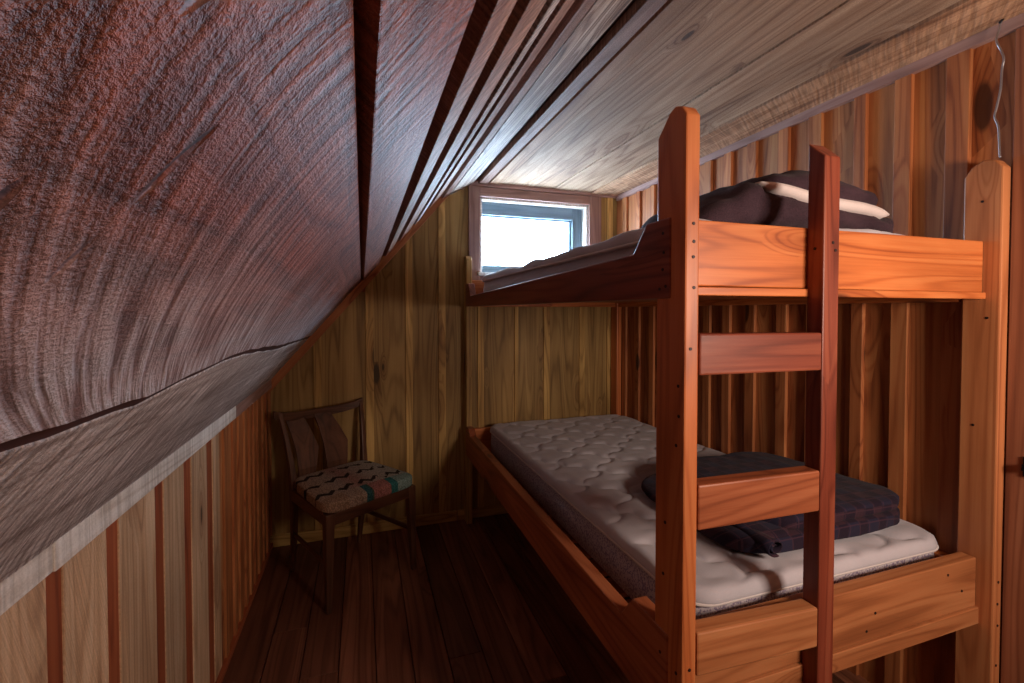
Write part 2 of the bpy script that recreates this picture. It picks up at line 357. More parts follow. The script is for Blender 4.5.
def thing(name, label, cat, loc, group=None, rz=0.0, local=False):
    o = bpy.data.objects.new(name, None); C.objects.link(o); o.location = loc; o.rotation_euler = (0, 0, rz)
    o['label'] = label; o['category'] = cat
    if group: o['group'] = group
    if local: o['local'] = True
    o.empty_display_size = 0.05
    return o
def struct(o): o['kind'] = 'structure'; return o

# ------------------------------------------------------------------ room dimensions (metres)
XL, XR, YB, YF, ZC = -0.4875, 1.678, 2.773, -0.45, 2.095
P1 = Vector((XL, 0, 0.905)); SA = R(49.4)
SD = Vector((math.cos(SA), 0, math.sin(SA)))            # up the slope
SN = Vector((math.sin(SA), 0, -math.cos(SA)))           # out of the slope, into the room
def slope_z(x): return P1.z + (x - P1.x) * math.tan(SA)

# ------------------------------------------------------------------ floor
mb = MB()
x = XL - 0.15 - 0.099
seams = []
while x < XR + 0.2:
    seams.append(x); x += 0.1295
for a, b in zip(seams, seams[1:]):
    cut = random.uniform(0.3, 2.4)
    for y0, y1 in ((YF - 0.1, cut), (cut + 0.002, YB + 0.1)):
        mb.box(a + 0.0018, b - 0.0018, y0, y1, -0.03, 0.0, 'y')
struct(mb.build('floor', M['floor'], bevel=0.0015))
mb = MB(); mb.box(XL - 0.25, XR + 0.2, YF - 0.12, YB + 0.12, -0.09, -0.012, 'y', 0.1)
struct(mb.build('floor', M['gap']))

# ------------------------------------------------------------------ left knee wall
mb = MB(); mb.box(XL - 0.12, XL - 0.0005, YF - 0.1, YB + 0.1, -0.02, 0.96, 'z', 0.5)
wl = struct(mb.build('wall_left', M['wall_gap']))
tan_b = [(0.58, 0.745), (0.78, 0.894), (0.937, 1.071), (1.118, 1.287), (1.338, 1.471), (1.529, 1.666), (1.726, 1.80)]
y = -0.42
tan = []
while y < 0.55:
    tan.append((y, y + 0.14)); y += 0.185
tan += [(a * 1.028, b * 1.028) for a, b in tan_b]
mb = MB()
for a, b in tan: mb.box(XL - 0.013, XL + 0.003, a, b, 0.0, 0.93, 'z', random.uniform(0, 0.45))
struct(mb.build('wall_left', M['pale_pine'], bevel=0.0015))
mb = MB(); y = 1.822
while y < YB:
    w = random.choice((0.075, 0.09, 0.11)); mb.box(XL - 0.013, XL + 0.002, y, min(y + w, YB), 0, 0.93, 'z'); 
    mb.box(XL - 0.004, XL + 0.010, y + w - 0.012, min(y + w + 0.022, YB), 0, 0.93, 'z'); y += w + 0.010
struct(mb.build('wall_left', M['wall_pine'], bevel=0.0015))
# pale batten closing the top of the knee wall, then its darker continuation
mb = MB(); mb.box(XL, XL + 0.020, YF, 0.905, 0.886, 0.955, 'y', 0.4); mb.box(XL, XL + 0.022, 0.907, 2.0, 0.884, 0.948, 'y', 0.5)
struct(mb.build('trim_1', M['trim_pale'], bevel=0.002))
mb = MB(); mb.box(XL, XL + 0.018, 2.003, YB, 0.880, 0.945, 'y', 0.5)
struct(mb.build('trim_2', M['window_wood'], bevel=0.002))
mb = MB(); mb.box(XL, XL + 0.016, YF, YB, 0, 0.028, 'y', 0.5)
struct(mb.build('baseboard_left', M['wall_gap'], bevel=0.003))

# ------------------------------------------------------------------ sloped ceiling, boards run away from the camera
def sp(s, y, off=0.0): return P1 + SD * s + SN * off + Vector((0, y, 0))
def slope_board(mb, s0, s1, o_top, thick, y0=YF, y1=YB, tone=None, off=None, wavy=None, tilt=0.0, upper=False, upper_off=0.0):
    """board lying on the slope; o_top = how far its face stands out; wavy = function y -> extra s on its lower edge"""
    ys = [y0 + (y1 - y0) * i / 60 for i in range(61)] if wavy else [y0, y1]
    if off is None: off = Vector((random.uniform(0, 9), random.uniform(0, 9), 0))
    rings = []
    for yy in ys:
        a = s0 + (wavy(yy) if wavy and not upper else 0)
        top = s1 if not upper else wavy(yy) - 0.014 - 0.002 * math.sin(yy * 5) - 0.004 * max(0.0, yy - 0.6) + upper_off
        rings.append([sp(a, yy, o_top + tilt), sp(top, yy, o_top), sp(top, yy, o_top - thick), sp(a, yy, o_top - thick)])
    vs_ = [[mb.bm.verts.new(p) for p in r] for r in rings]; fs = []
    for a, b in zip(vs_, vs_[1:]):
        for i in range(4): fs.append(mb.bm.faces.new((a[i], a[(i + 1) % 4], b[(i + 1) % 4], b[i])))
    fs += [mb.bm.faces.new(vs_[0][::-1]), mb.bm.faces.new(vs_[-1])]
    tn = random.random() if tone is None else tone
    for f in fs:
        for l in f.loops:
            q = l.vert.co - P1
            l[mb.gc] = Vector((q.y, q.dot(SD), q.dot(SN))) + off; l[mb.tn] = tn

mb = MB(); slope_board(mb, -0.10, 1.66, -0.040, 0.05, YF - 0.1, YB + 0.1, 0.5, Vector((0, 0, 0)))
struct(mb.build('ceiling', M['gap']))
CR = [(0.0, 0.408), (0.38, 0.405), (0.51, 0.397), (0.63, 0.391), (0.77, 0.406), (0.96, 0.418), (1.25, 0.402), (1.56, 0.378), (2.2, 0.355), (2.8, 0.335)]
def crack(yy):
    for (a, va), (c, vc) in zip(CR, CR[1:]):
        if yy <= c: return va + (vc - va) * max(0, (yy - a) / (c - a)) + 0.002 * math.sin(yy * 37)
    return CR[-1][1]
mb = MB(); slope_board(mb, 0.20, 0.0, -0.0035, 0.02, tone=0.5, wavy=crack, upper=True, upper_off=0.024)   # dark strip put in for the shadow of the crack between boards
struct(mb.build('ceiling', M['gap']))  # added strip standing in for the crack shadow
mb = MB(); slope_board(mb, -0.06, 0.0, -0.0015, 0.02, tone=0.5, off=Vector((0, 0.40, 0)), wavy=crack, upper=True)
struct(mb.build('ceiling', M['sawn_grey'], bevel=0.002))
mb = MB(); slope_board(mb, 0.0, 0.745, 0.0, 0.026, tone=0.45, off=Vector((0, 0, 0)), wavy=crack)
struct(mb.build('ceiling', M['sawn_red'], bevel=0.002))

def s_from_top(u, off):
    # line of sight in the x,z section through a distant ridge line of the boards
    yaw, pit, f = R(18.25), R(1.24), 455.0
    fw = Vector((math.sin(yaw) * math.cos(pit), math.cos(yaw) * math.cos(pit), -math.sin(pit)))
    rt = Vector((math.cos(yaw), -math.sin(yaw), 0)); up = rt.cross(fw)
    d = fw + rt * ((u - 512) / f) + up * (320 / f)
    base = P1 + SN * off - Vector((0, 0, 1.30))
    t = base.dot(SN) / (d.x * SN.x + d.z * SN.z)
    q = Vector((d.x * t, 0, d.z * t)) - base
    return q.dot(SD)
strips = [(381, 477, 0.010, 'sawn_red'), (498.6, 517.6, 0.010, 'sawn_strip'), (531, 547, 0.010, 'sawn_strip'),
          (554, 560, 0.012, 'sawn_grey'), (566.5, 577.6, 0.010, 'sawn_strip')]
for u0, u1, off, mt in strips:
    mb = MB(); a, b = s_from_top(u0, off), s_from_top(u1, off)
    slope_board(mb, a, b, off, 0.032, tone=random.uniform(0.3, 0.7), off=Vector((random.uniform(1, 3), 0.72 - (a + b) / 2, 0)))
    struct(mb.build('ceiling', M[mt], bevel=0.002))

# ------------------------------------------------------------------ flat ceiling
mb = MB(); mb.box(0.40, XR + 0.15, YF - 0.1, YB + 0.1, ZC + 0.022, ZC + 0.10, 'y', 0.5)
struct(mb.build('ceiling', M['gap']))
mb = MB(); mb.poly_y([(0.515, 2.005), (0.66, 2.090), (0.65, 2.13), (0.48, 2.04)], YF, YB, 'y', 0.6)
struct(mb.build('ceiling', M['rustic'], bevel=0.002))
mb = MB(); mb.poly_y([(0.466, 1.975), (0.506, 1.998), (0.485, 2.035), (0.44, 2.0)], YF, YB, 'y', 0.6)
mb.box(0.690, 0.740, YF, YB, ZC - 0.012, ZC + 0.022, 'y', 0.3)
struct(mb.build('ceiling', M['sawn_strip'], bevel=0.002))
mb = MB()
for a, b, z in ((0.757, 0.828, ZC - 0.006), (0.834, 1.187, ZC), (1.191, 1.458, ZC - 0.004), (1.463, XR + 0.02, ZC - 0.012)):
    mb.box(a, b, YF, YB, z, ZC + 0.022, 'y', random.uniform(0.1, 0.7))
struct(mb.build('ceiling', M['ceiling'], bevel=0.002))

# ------------------------------------------------------------------ back wall with its window opening
OX0, OX1, OZ0, OZ1 = 0.70, 1.455, 1.52, 2.01
def back_boards(mb, a, b, y0, z0=0.0, tone=None):
    top = min(ZC, slope_z((a + b) / 2) + 0.05)
    tn = random.random() if tone is None else tone
    if b <= OX0 or a >= OX1: mb.box(a, b, y0, YB + 0.03, z0, top, 'z', tn); return
    if a < OX0: mb.box(a, OX0, y0, YB + 0.03, z0, top, 'z', tn); a = OX0
    if b > OX1: mb.box(OX1, b, y0, YB + 0.03, z0, top, 'z', tn); b = OX1
    mb.box(a, b, y0, YB + 0.03, z0, OZ0, 'z', tn); mb.box(a, b, y0, YB + 0.03, OZ1, top, 'z', tn)
mb = MB()
for a, b, z0, z1 in ((XL - 0.15, OX0, -0.03, ZC + 0.05), (OX1, XR + 0.12, -0.03, ZC + 0.05), (OX0, OX1, -0.03, OZ0), (OX0, OX1, OZ1, ZC + 0.05)):
    mb.box(a, b, YB + 0.012, YB + 0.11, z0, z1, 'z', 0.2)
struct(mb.build('wall_back', M['wall_gap']))
bat = [(-0.26, -0.217), (0.019, 0.063), (0.246, 0.287), (0.442, 0.485), (0.686, 0.725), (0.930, 0.955), (1.131, 1.174), (1.39, 1.43), (1.60, 1.64)]
edges = [XL] + [(a + b) / 2 for a, b in bat] + [XR]
mb = MB()
for a, b in zip(edges, edges[1:]): back_boards(mb, a + 0.001, b - 0.001, YB, tone=random.uniform(0.0, 0.42))
mb2 = MB()
for a, b in bat: back_boards(mb2, a, b, YB - 0.010, tone=random.uniform(0.7, 1.0))
struct(mb.build('wall_back', M['back_pine'])); struct(mb2.build('wall_back', M['back_pine'], bevel=0.002))
mb = MB(); mb.box(XL, 0.55, YB - 0.018, YB, 0, 0.062, 'x', 0.7); mb.box(0.555, XR, YB - 0.018, YB, 0, 0.062, 'x', 0.6)
struct(mb.build('baseboard_back', M['back_pine'], bevel=0.003))
# slanting trim where the back wall meets the sloped ceiling
mb = MB(); a, b = P1 + SN * 0.0, P1 + SD * 1.50
mb.prism([(a.x, YB - 0.022, a.z - 0.06), (b.x + 0.03, YB - 0.022, b.z - 0.03), (b.x, YB - 0.022, b.z + 0.01), (a.x, YB - 0.022, a.z + 0.01)],
         [(a.x, YB + 0.005, a.z - 0.06), (b.x + 0.03, YB + 0.005, b.z - 0.03), (b.x, YB + 0.005, b.z + 0.01), (a.x, YB + 0.005, a.z + 0.01)], SD, 0.4)
struct(mb.build('trim_3', M['wall_pine'], bevel=0.002))
mb = MB(); mb.box(0.50, 0.60, YB - 0.030, YB, 2.045, 2.075, 'x', 0.4); mb.box(0.48, XR, YB - 0.024, YB, 2.072, ZC, 'x', 0.6)
struct(mb.build('trim_4', M['window_wood'], bevel=0.002))

# window
win = MB()
win.box(0.628, OX0, YB - 0.022, YB, 1.36, 2.07, 'z', 0.5)
win.box(OX1, 1.545, YB - 0.022, YB, 1.36, 2.07, 'z', 0.5)
win.box(OX0, OX1, YB - 0.020, YB, OZ1, 2.068, 'x', 0.6)
win.box(OX0, OX1, YB - 0.020, YB, OZ0 - 0.07, OZ0, 'x', 0.3)
w1 = struct(win.build('window_1', M['window_wood'], bevel=0.003))
mb = MB()
mb.box(OX0 - 0.001, OX0 + 0.016, YB - 0.004, YB + 0.115, OZ0, OZ1, 'z', 0.8); mb.box(OX1 - 0.016, OX1 + 0.001, YB - 0.004, YB + 0.115, OZ0, OZ1, 'z', 0.8)
mb.box(OX0, OX1, YB - 0.004, YB + 0.115, OZ1 - 0.016, OZ1, 'x', 0.8)
mb.build('window_jamb', M['trim_pale'], w1, 0.002)
mb = MB(); mb.box(OX0 - 0.02, OX1 + 0.02, YB - 0.045, YB + 0.115, OZ0 - 0.002, OZ0 + 0.018, 'x', 0.5)
mb.build('window_sill', M['trim_pale'], w1, 0.004)
mb = MB(); y0, y1 = YB + 0.060, YB + 0.095
mb.box(0.716, 0.732, y0, y1, 1.538, 1.995, 'z'); mb.box(1.368, 1.439, y0, y1, 1.538, 1.995, 'z')
mb.box(0.732, 1.368, y0, y1, 1.915, 1.995, 'x'); mb.box(0.732, 1.368, y0, y1, 1.538, 1.592, 'x')
mb.box(0.732, 1.368, y0 + 0.018, y1, 1.905, 1.916, 'x', 0.2); mb.box(1.352, 1.369, y0 + 0.018, y1, 1.592, 1.905, 'z', 0.2)
mb.build('window_frame', M['sash'], w1, 0.003)
mb = MB(); mb.box(0.728, 1.358, YB + 0.078, YB + 0.082, 1.588, 1.908)
mb.build('window_pane', M['glass'], w1)

# ------------------------------------------------------------------ right wall
mb = MB(); mb.box(XR + 0.012, XR + 0.12, YF - 0.1, YB + 0.1, -0.03, ZC + 0.05, 'z', 0.3)
struct(mb.build('wall_right', M['wall_gap']))
bat = [(0.843, 0.900), (0.990, 1.039), (1.127, 1.168), (1.288, 1.341), (1.429, 1.477), (1.590, 1.640), (1.734, 1.780), (1.865, 1.912),
       (2.02, 2.065), (2.18, 2.225), (2.33, 2.375), (2.48, 2.52), (2.63, 2.675)]
edges = [0.748] + [(a + b) / 2 for a, b in bat] + [YB]
mb = MB()
for a, b in zip(edges, edges[1:]): mb.box(XR, XR + 0.02, a + 0.0015, b - 0.0015, 0, 2.085, 'z')
struct(mb.build('wall_right', M['wall_pine']))
mb = MB()
for a, b in bat: mb.box(XR - 0.016, XR, a, b, 0.0, 2.085, 'z', random.uniform(0.1, 0.5))
struct(mb.build('wall_right', M['wall_pine'], bevel=0.002))
mb = MB(); mb.box(XR - 0.022, XR, YF, YB - 0.02, 2.052, 2.086, 'y', 0.5)
struct(mb.build('trim_5', M['window_wood'], bevel=0.002))
# door at the right edge with its black latch
mb = MB()
for i in range(5):
    a = 0.7478 - 0.155 * (i + 1); mb.box(XR - 0.018, XR + 0.02, a + 0.001, a + 0.1545, 0.0, 2.05, 'z', random.uniform(0.2, 0.8))
d1 = struct(mb.build('door_1', M['door'], bevel=0.0015))
mb = MB(); mb.box(XR - 0.024, XR - 0.017, 0.675, 0.712, 0.862, 0.915); mb.box(XR - 0.044, XR - 0.023, 0.690, 0.706, 0.880, 0.898)
mb.build('door_handle', M['iron'], d1, 0.003)
mb = MB(); mb.box(XR, XR + 0.02, YF, -0.035, 0.0, 2.05, 'z'); struct(mb.build('wall_right', M['wall_pine']))

# ------------------------------------------------------------------ wall behind the camera with a window added for the warm light
mb = MB(); wx0, wx1, wz0, wz1 = 1.0, 1.44, 1.18, 1.54
for a, b, z0, z1 in ((XL - 0.1, wx0, -0.03, ZC + 0.05), (wx1, XR + 0.1, -0.03, ZC + 0.05), (wx0, wx1, -0.03, wz0), (wx0, wx1, wz1, ZC + 0.05)):
    mb.box(a, b, YF - 0.12, YF, z0, z1, 'z', 0.5)
struct(mb.build('wall_front', M['wall_pine']))
mb = MB(); mb.box(wx0, wx1, YF - 0.115, YF - 0.10, wz0, wz1, 'z', 0.5)
mb.box(wx0 - 0.05, wx0, YF, YF + 0.02, wz0 - 0.05, wz1 + 0.05); mb.box(wx1, wx1 + 0.05, YF, YF + 0.02, wz0 - 0.05, wz1 + 0.05)
mb.box(wx0, wx1, YF, YF + 0.02, wz1, wz1 + 0.05, 'x'); mb.box(wx0, wx1, YF, YF + 0.02, wz0 - 0.05, wz0, 'x')
struct(mb.build('added_window', M['window_wood'], bevel=0.003))

# ------------------------------------------------------------------ bunk bed
bed = thing('bunk_bed', 'orange stained wooden bunk bed with a built-in ladder against the right wall', 'bunk bed', (1.12, 1.75, 0))
XO = 0.596
def nails(parent, pts, axis):
    for (x, y, z) in pts:
        b = MB(); r = 0.0034; n = 10; t = 0.0012
        c = [(math.cos(2 * math.pi * i / n) * r, math.sin(2 * math.pi * i / n) * r) for i in range(n)]
        if axis == 'x': b.prism([(x - t, y + p, z + q) for p, q in c], [(x + 0.004, y + p, z + q) for p, q in c])
        else: b.prism([(x + p, y - t, z + q) for p, q in c], [(x + p, y + 0.004, z + q) for p, q in c])
        b.build('nail', M['nail'], parent, loc=(0, 0, 0))
def post(x0, x1, pts, mat, label=None):
    b = MB(); b.poly_x(pts, x0, x1, 'z', 0.5); o = b.build('post', mat, bed, 0.004)
    if label: o['label'] = label
    return o
pf = post(XO, XO + 0.034, [(0.735, 0), (0.735, 1.682), (0.748, 1.700), (0.768, 1.708), (0.785, 1.702), (0.825, 1.662), (0.825, 0)], M['post'])
nails(pf, [(XO, 0.752, 1.15), (XO, 0.750, 1.09), (XO, 0.757, 1.03), (XO, 0.790, 0.86), (XO, 0.752, 0.57), (XO, 0.752, 0.53), (XO, 0.753, 0.49), (XO, 0.795, 0.75)], 'x')
nails(pf, [(XO + 0.019, 0.735, 1.47), (XO + 0.020, 0.735, 1.435), (XO + 0.019, 0.735, 1.405), (XO + 0.021, 0.735, 1.345), (XO + 0.014, 0.735, 1.225),
           (XO + 0.018, 0.735, 0.585), (XO + 0.022, 0.735, 0.53)], 'y')
post(XO, XO + 0.036, [(2.683, 0), (2.683, 1.61), (2.70, 1.63), (2.755, 1.63), (2.755, 0)], M['back_pine'], 'pale yellow-brown rear post')
pr = post(1.624, 1.659, [(0.748, 0), (0.748, 1.685), (0.765, 1.708), (0.79, 1.714), (0.815, 1.70), (0.832, 1.675), (0.832, 0)], M['post_pale'], 'honey coloured post')
nails(pr, [(1.624, 0.79, 1.60), (1.624, 0.775, 1.28), (1.624, 0.80, 0.98)], 'x')
nails(pr, [(1.642, 0.748, 0.56), (1.640, 0.748, 0.50), (1.643, 0.748, 0.44), (1.640, 0.748, 0.33)], 'y')
post(1.624, 1.659, [(2.675, 0), (2.675, 1.62), (2.755, 1.62), (2.755, 0)], M['post'])
# side rails, cut down along the middle so one can climb in
def side_rail(x0, x1, z0, zc, zt, yn, near, far, mat, rise=0.0):
    b = MB(); b.poly_x([(yn, z0), (yn, zt), (near, zt), (near + 0.05, zc + rise), (far - 0.04, zc), (far, zt - 0.03), (2.69, zt - 0.03), (2.69, z0)], x0, x1, 'y', 0.5)
    return b.build('side_rail', mat, bed, 0.0035)
r = side_rail(XO - 0.003, XO + 0.036, 0.425, 0.565, 0.630, 0.777, 0.905, 2.62, M['rung'])
nails(r, [(XO - 0.003, 0.80, 0.58), (XO - 0.003, 0.795, 0.51), (XO - 0.003, 0.80, 0.46)], 'x')
r = side_rail(XO - 0.003, XO + 0.036, 1.325, 1.385, 1.490, 0.777, 0.86, 2.62, M['ladder'], 0.045)
r['label'] = 'dark red upper side rail'
nails(r, [(XO - 0.003, 0.80, 1.46), (XO - 0.003, 0.797, 1.42), (XO - 0.003, 0.80, 1.385), (XO - 0.003, 0.79, 1.35), (XO - 0.003, 0.81, 1.345)], 'x')
for z0, z1 in ((0.425, 0.575), (1.325, 1.485)):
    b = MB(); b.box(1.628, 1.660, 0.84, 2.69, z0, z1, 'y', 0.5); b.build('side_rail', M['rail'], bed, 0.003)
    b = MB(); b.box(XO + 0.037, 1.628, 2.70, 2.735, z0, z1, 'x', 0.5); b.build('end_rail', M['rail'], bed, 0.003)
# end rails facing the camera
b = MB(); b.prism([(0.634, 0.785, 1.352), (1.622, 0.785, 1.350), (1.622, 0.822, 1.350), (0.634, 0.822, 1.352)],
                  [(0.634, 0.785, 1.490), (1.622, 0.785, 1.491), (1.622, 0.822, 1.491), (0.634, 0.822, 1.490)], 'x', 0.8, Vector((1.3, 4.2, 7)))
b.build('end_rail', M['rail'], bed, 0.003)
b = MB(); b.prism([(0.634, 0.785, 0.475), (1.622, 0.785, 0.475), (1.622, 0.822, 0.475), (0.634, 0.822, 0.475)],
                  [(0.634, 0.785, 0.612), (1.622, 0.785, 0.612), (1.622, 0.822, 0.612), (0.634, 0.822, 0.612)], 'x', 0.6, Vector((3.0, 9.1, 2)))
r = b.build('end_rail', M['rung_pale'], bed, 0.003)
nails(r, [(1.50, 0.785, 0.585), (1.22, 0.785, 0.54), (1.19, 0.785, 0.50), (1.56, 0.785, 0.53)], 'y')
b = MB(); b.box(0.632, 1.626, 0.779, 0.822, 1.332, 1.350, 'x', 0.9); b.build('ledger', M['rail'], bed, 0.002)
b = MB(); b.box(0.634, 1.626, 0.779, 0.822, 0.428, 0.474, 'x', 0.5); b.build('ledger', M['rung_pale'], bed, 0.002)
# slats under both mattresses
for z in (0.416, 1.353):
    yy = 0.86
    while yy < 2.6:
        b = MB(); b.box(0.634, 1.626, yy, yy + 0.085, z, z + 0.016, 'x'); b.build('slat', M['rung_pale'], bed, 0.002)
        yy += 0.115
# ladder: one extra stile and three rungs nailed between it and the near post
b = MB(); b.poly_x([(0.744, 0), (0.744, 1.643), (0.7845, 1.682), (0.7845, 0)], 0.973, 1.021, 'z', 0.5)
st = b.build('ladder_stile', M['ladder'], bed, 0.003)
nails(st, [(1.008, 0.744, 1.435), (1.000, 0.744, 1.452)], 'y'); nails(st, [(0.973, 0.765, 1.44)], 'x')
for z0, z1, dz, mt, lab in ((1.170, 1.254, -0.003, 'ladder', 'dark red rung'), (0.856, 0.948, -0.006, 'rung', None), (0.556, 0.646, -0.016, 'rung_pale', 'light brown rung')):
    b = MB(); b.prism([(0.640, 0.744, z0), (0.972, 0.744, z0 + dz), (0.972, 0.784, z0 + dz), (0.640, 0.784, z0)],
                      [(0.640, 0.744, z1), (0.972, 0.744, z1 + dz), (0.972, 0.784, z1 + dz), (0.640, 0.784, z1)], 'x', 0.5)
    o = b.build('ladder_rung', M[mt], bed, 0.004)
    if lab: o['label'] = lab

# ------------------------------------------------------------------ mattresses
def round_rect(u, v, x0, x1, y0, y1, r):
    """u,v in -1..1 to a rounded rectangle: corners are pulled in"""
    hx, hy = (x1 - x0) / 2, (y1 - y0) / 2; px, py = u * hx, v * hy
    m = max(abs(u), abs(v))
    rr = r * m; ax, ay = abs(px) - (hx * m - rr), abs(py) - (hy * m - rr)
    if ax > 0 and ay > 0:
        l = math.hypot(ax, ay); k = rr * max(ax, ay) / rr / l if l else 1
        ax *= k; ay *= k
        px = math.copysign(hx * m - rr + ax, px); py = math.copysign(hy * m - rr + ay, py)
    return (x0 + x1) / 2 + px, (y0 + y1) / 2 + py
def quilt_h(x, y, p=0.27):
    a = (x + y) / p + 0.07 * math.sin(2 * math.pi * (x - y) / p * 1.9)
    b = (x - y) / p * 1.05 + 0.10 * math.sin(2 * math.pi * (x + y) / p)
    da, db = abs(a - round(a)) * 2, abs(b - round(b)) * 2
    return (1 - 0.9 * math.exp(-da * 9)) * (1 - 0.65 * math.exp(-db * 9)) * (0.75 + 0.25 * math.sin(math.pi * min(1, da)) )
def mattress(label, x0, x1, y0, y1, z0, z1, side_mat, lump=0.004, quilt=0.017, nx=150, ny=300, lift=0.0):
    t = thing('mattress', label, 'mattress', ((x0 + x1) / 2, (y0 + y1) / 2, z0))
    b = MB(); n = 48
    def tilt(mb):           # the head end rides a little higher on the rails
        for v in mb.bm.verts: v.co.z += lift * (1 - (v.co.y - y0) / (y1 - y0))
    def ring(z, ins=0.0):
        pts = []
        for k in range(n * 4):
            s, q = divmod(k, n); q = q / n * 2 - 1
            u, v = ((q, -1), (1, q), (-q, 1), (-1, -q))[s]
            px, py = round_rect(u, v, x0 + ins, x1 - ins, y0 + ins, y1 - ins, 0.07)
            pts.append((px, py, z))
        return pts
    zt = z1 - 0.036
    b.sweep([ring(z0, 0.012), ring(z0 + 0.01, 0.0), ring((z0 + zt) / 2, -0.003), ring(zt, 0.002)], 'x')
    tilt(b); b.build('border', side_mat, t, smooth=True)
    b = MB(); r = 0.024; V = {}
    for i in range(nx + 1):
        for j in range(ny + 1):
            u, v = i / nx * 2 - 1, j / ny * 2 - 1
            u = math.copysign(1 - (1 - abs(u)) ** 1.15, u) if abs(u) > 0 else 0
            px, py = round_rect(u, v, x0 - 0.008, x1 + 0.002, y0 - 0.010, y1 + 0.005, 0.08)
            d = min(1 - abs(u), (1 - abs(v))) ; d = min((1 - abs(u)) * (x1 - x0) / 2, (1 - abs(v)) * (y1 - y0) / 2)
            e = max(0, 1 - d / r); zz = z1 - r * (1 - math.sqrt(max(0, 1 - e * e)))
            fade = min(1, d / 0.05)
            zz += (quilt_h(px, py) * quilt - quilt) * fade + lump * noise.noise(Vector((px * 5, py * 5, z1 * 7)))
            V[i, j] = b.bm.verts.new((px, py, zz))
    fs = []
    for i in range(nx):
        for j in range(ny): fs.append(b.bm.faces.new((V[i, j], V[i + 1, j], V[i + 1, j + 1], V[i, j + 1])))
    loop = [V[i, 0] for i in range(nx)] + [V[nx, j] for j in range(ny)] + [V[i, ny] for i in range(nx, 0, -1)] + [V[0, j] for j in range(ny, 0, -1)]
    cx, cy = (x0 + x1) / 2, (y0 + y1) / 2; prev = loop
    for dz, ins in ((0.012, 0.0), (0.018, 0.010)):
        cur = []
        for q in loop:
            p = q.co; cur.append(b.bm.verts.new((p.x - math.copysign(ins, p.x - cx), p.y - math.copysign(ins, p.y - cy), z1 - r - dz)))
        for k in range(len(loop)):
            l = (k + 1) % len(loop); fs.append(b.bm.faces.new((prev[k], prev[l], cur[l], cur[k])))
        prev = cur
    b._finish(fs, AX['y'], 0.5)
    tilt(b); b.build('quilted_top', M['quilt'], t, smooth=True)
    b = MB(); pts = []
    for k in range(200):
        s, q = divmod(k, 50); q = q / 50 * 2 - 1
        u, v = ((q, -1), (1, q), (-q, 1), (-1, -q))[s]
        px, py = round_rect(u, v, x0 - 0.007, x1 + 0.002, y0 - 0.007, y1 + 0.003, 0.075); pts.append((px, py, zt + 0.001))
    b.tube(pts, 0.0045, 6, closed=True); tilt(b); b.build('piping', M['piping'], t, smooth=True)
    return t
mattress('white quilted mattress on the lower bunk with speckled sides', 0.735, 1.655, 0.872, 2.690, 0.434, 0.607, M['border'], lift=0.026)
mattress('white quilted mattress on the upper bunk under the window', 0.690, 1.650, 0.835, 2.685, 1.372, 1.512, M['quilt'], lump=0.022)

# ------------------------------------------------------------------ blankets
def soft_slab(b, c, h, n_exp=4.0, nz=0.008, seed=0, cuts=26, warp=None):
    """rounded slab of cloth around centre c with half sizes h"""
    t = bmesh.new(); bmesh.ops.create_cube(t, size=2.0)
    bmesh.ops.subdivide_edges(t, edges=t.edges[:], cuts=cuts, use_grid_fill=True)
    mp = {}
    for v in t.verts:
        p = v.co.copy(); m = max(abs(p.x), abs(p.y), abs(p.z)); n = (abs(p.x) ** n_exp + abs(p.y) ** n_exp + abs(p.z) ** n_exp) ** (1 / n_exp)
        p *= m / n
        q = Vector((c[0] + p.x * h[0], c[1] + p.y * h[1], c[2] + p.z * h[2]))
        if warp: q = warp(q, p)
        d = noise.noise(Vector((q.x * 9, q.y * 9, q.z * 14 + seed))) + 0.5 * noise.noise(Vector((q.x * 24, q.y * 24, q.z * 30 + seed)))
        q += Vector((p.x, p.y, p.z)).normalized() * d * nz
        mp[v] = b.bm.verts.new(q)
    fs = [b.bm.faces.new([mp[v] for v in f.verts]) for f in t.faces]
    b._finish(fs, AX['x'], 0.5, Vector((0, 0, 0))); t.free()
def warp_low(q, p):
    q.z += 0.012 * math.sin((q.x - 0.9) * 4.0) + (0.008 if p.z > 0 else 0) * math.cos(q.y * 7)
    q.y += 0.03 * (q.x - 1.25)
    return q
t = thing('folded_blanket', 'folded navy and purple plaid blanket on the lower bunk mattress', 'blanket', (1.28, 1.2, 0.607))
b = MB()
soft_slab(b, (1.300, 1.210, 0.652), (0.350, 0.290, 0.026), 5, 0.006, 1, warp=warp_low)
soft_slab(b, (1.360, 1.205, 0.694), (0.292, 0.275, 0.023), 5, 0.007, 5, warp=warp_low)
soft_slab(b, (1.075, 1.110, 0.682), (0.075, 0.180, 0.020), 3, 0.005, 9)
b.build('blanket_folds', M['plaid'], t, smooth=True)
# rolled end of the fold
b = MB(); rings = []
sp_pts = []
for k in range(40):
    a = k / 39 * 3.6 * math.pi; rr = 0.006 + 0.019 * k / 39
    sp_pts.append((1.030 + rr * math.cos(a) * 1.3, 0.676 + rr * math.sin(a)))
for y0 in (0.905, 0.925, 1.18):
    outer = [(x_, y0 + (0.004 if i < 14 else 0), z_) for i, (x_, z_) in enumerate(sp_pts)]
    inner = [(x_ + (1.030 - x_) * 0.16, y0, z_ + (0.676 - z_) * 0.16) for x_, z_ in sp_pts][::-1]
    rings.append(outer + inner)
b.sweep(rings, 'y', cap=True); b.build('rolled_edge', M['plaid'], t, smooth=True)

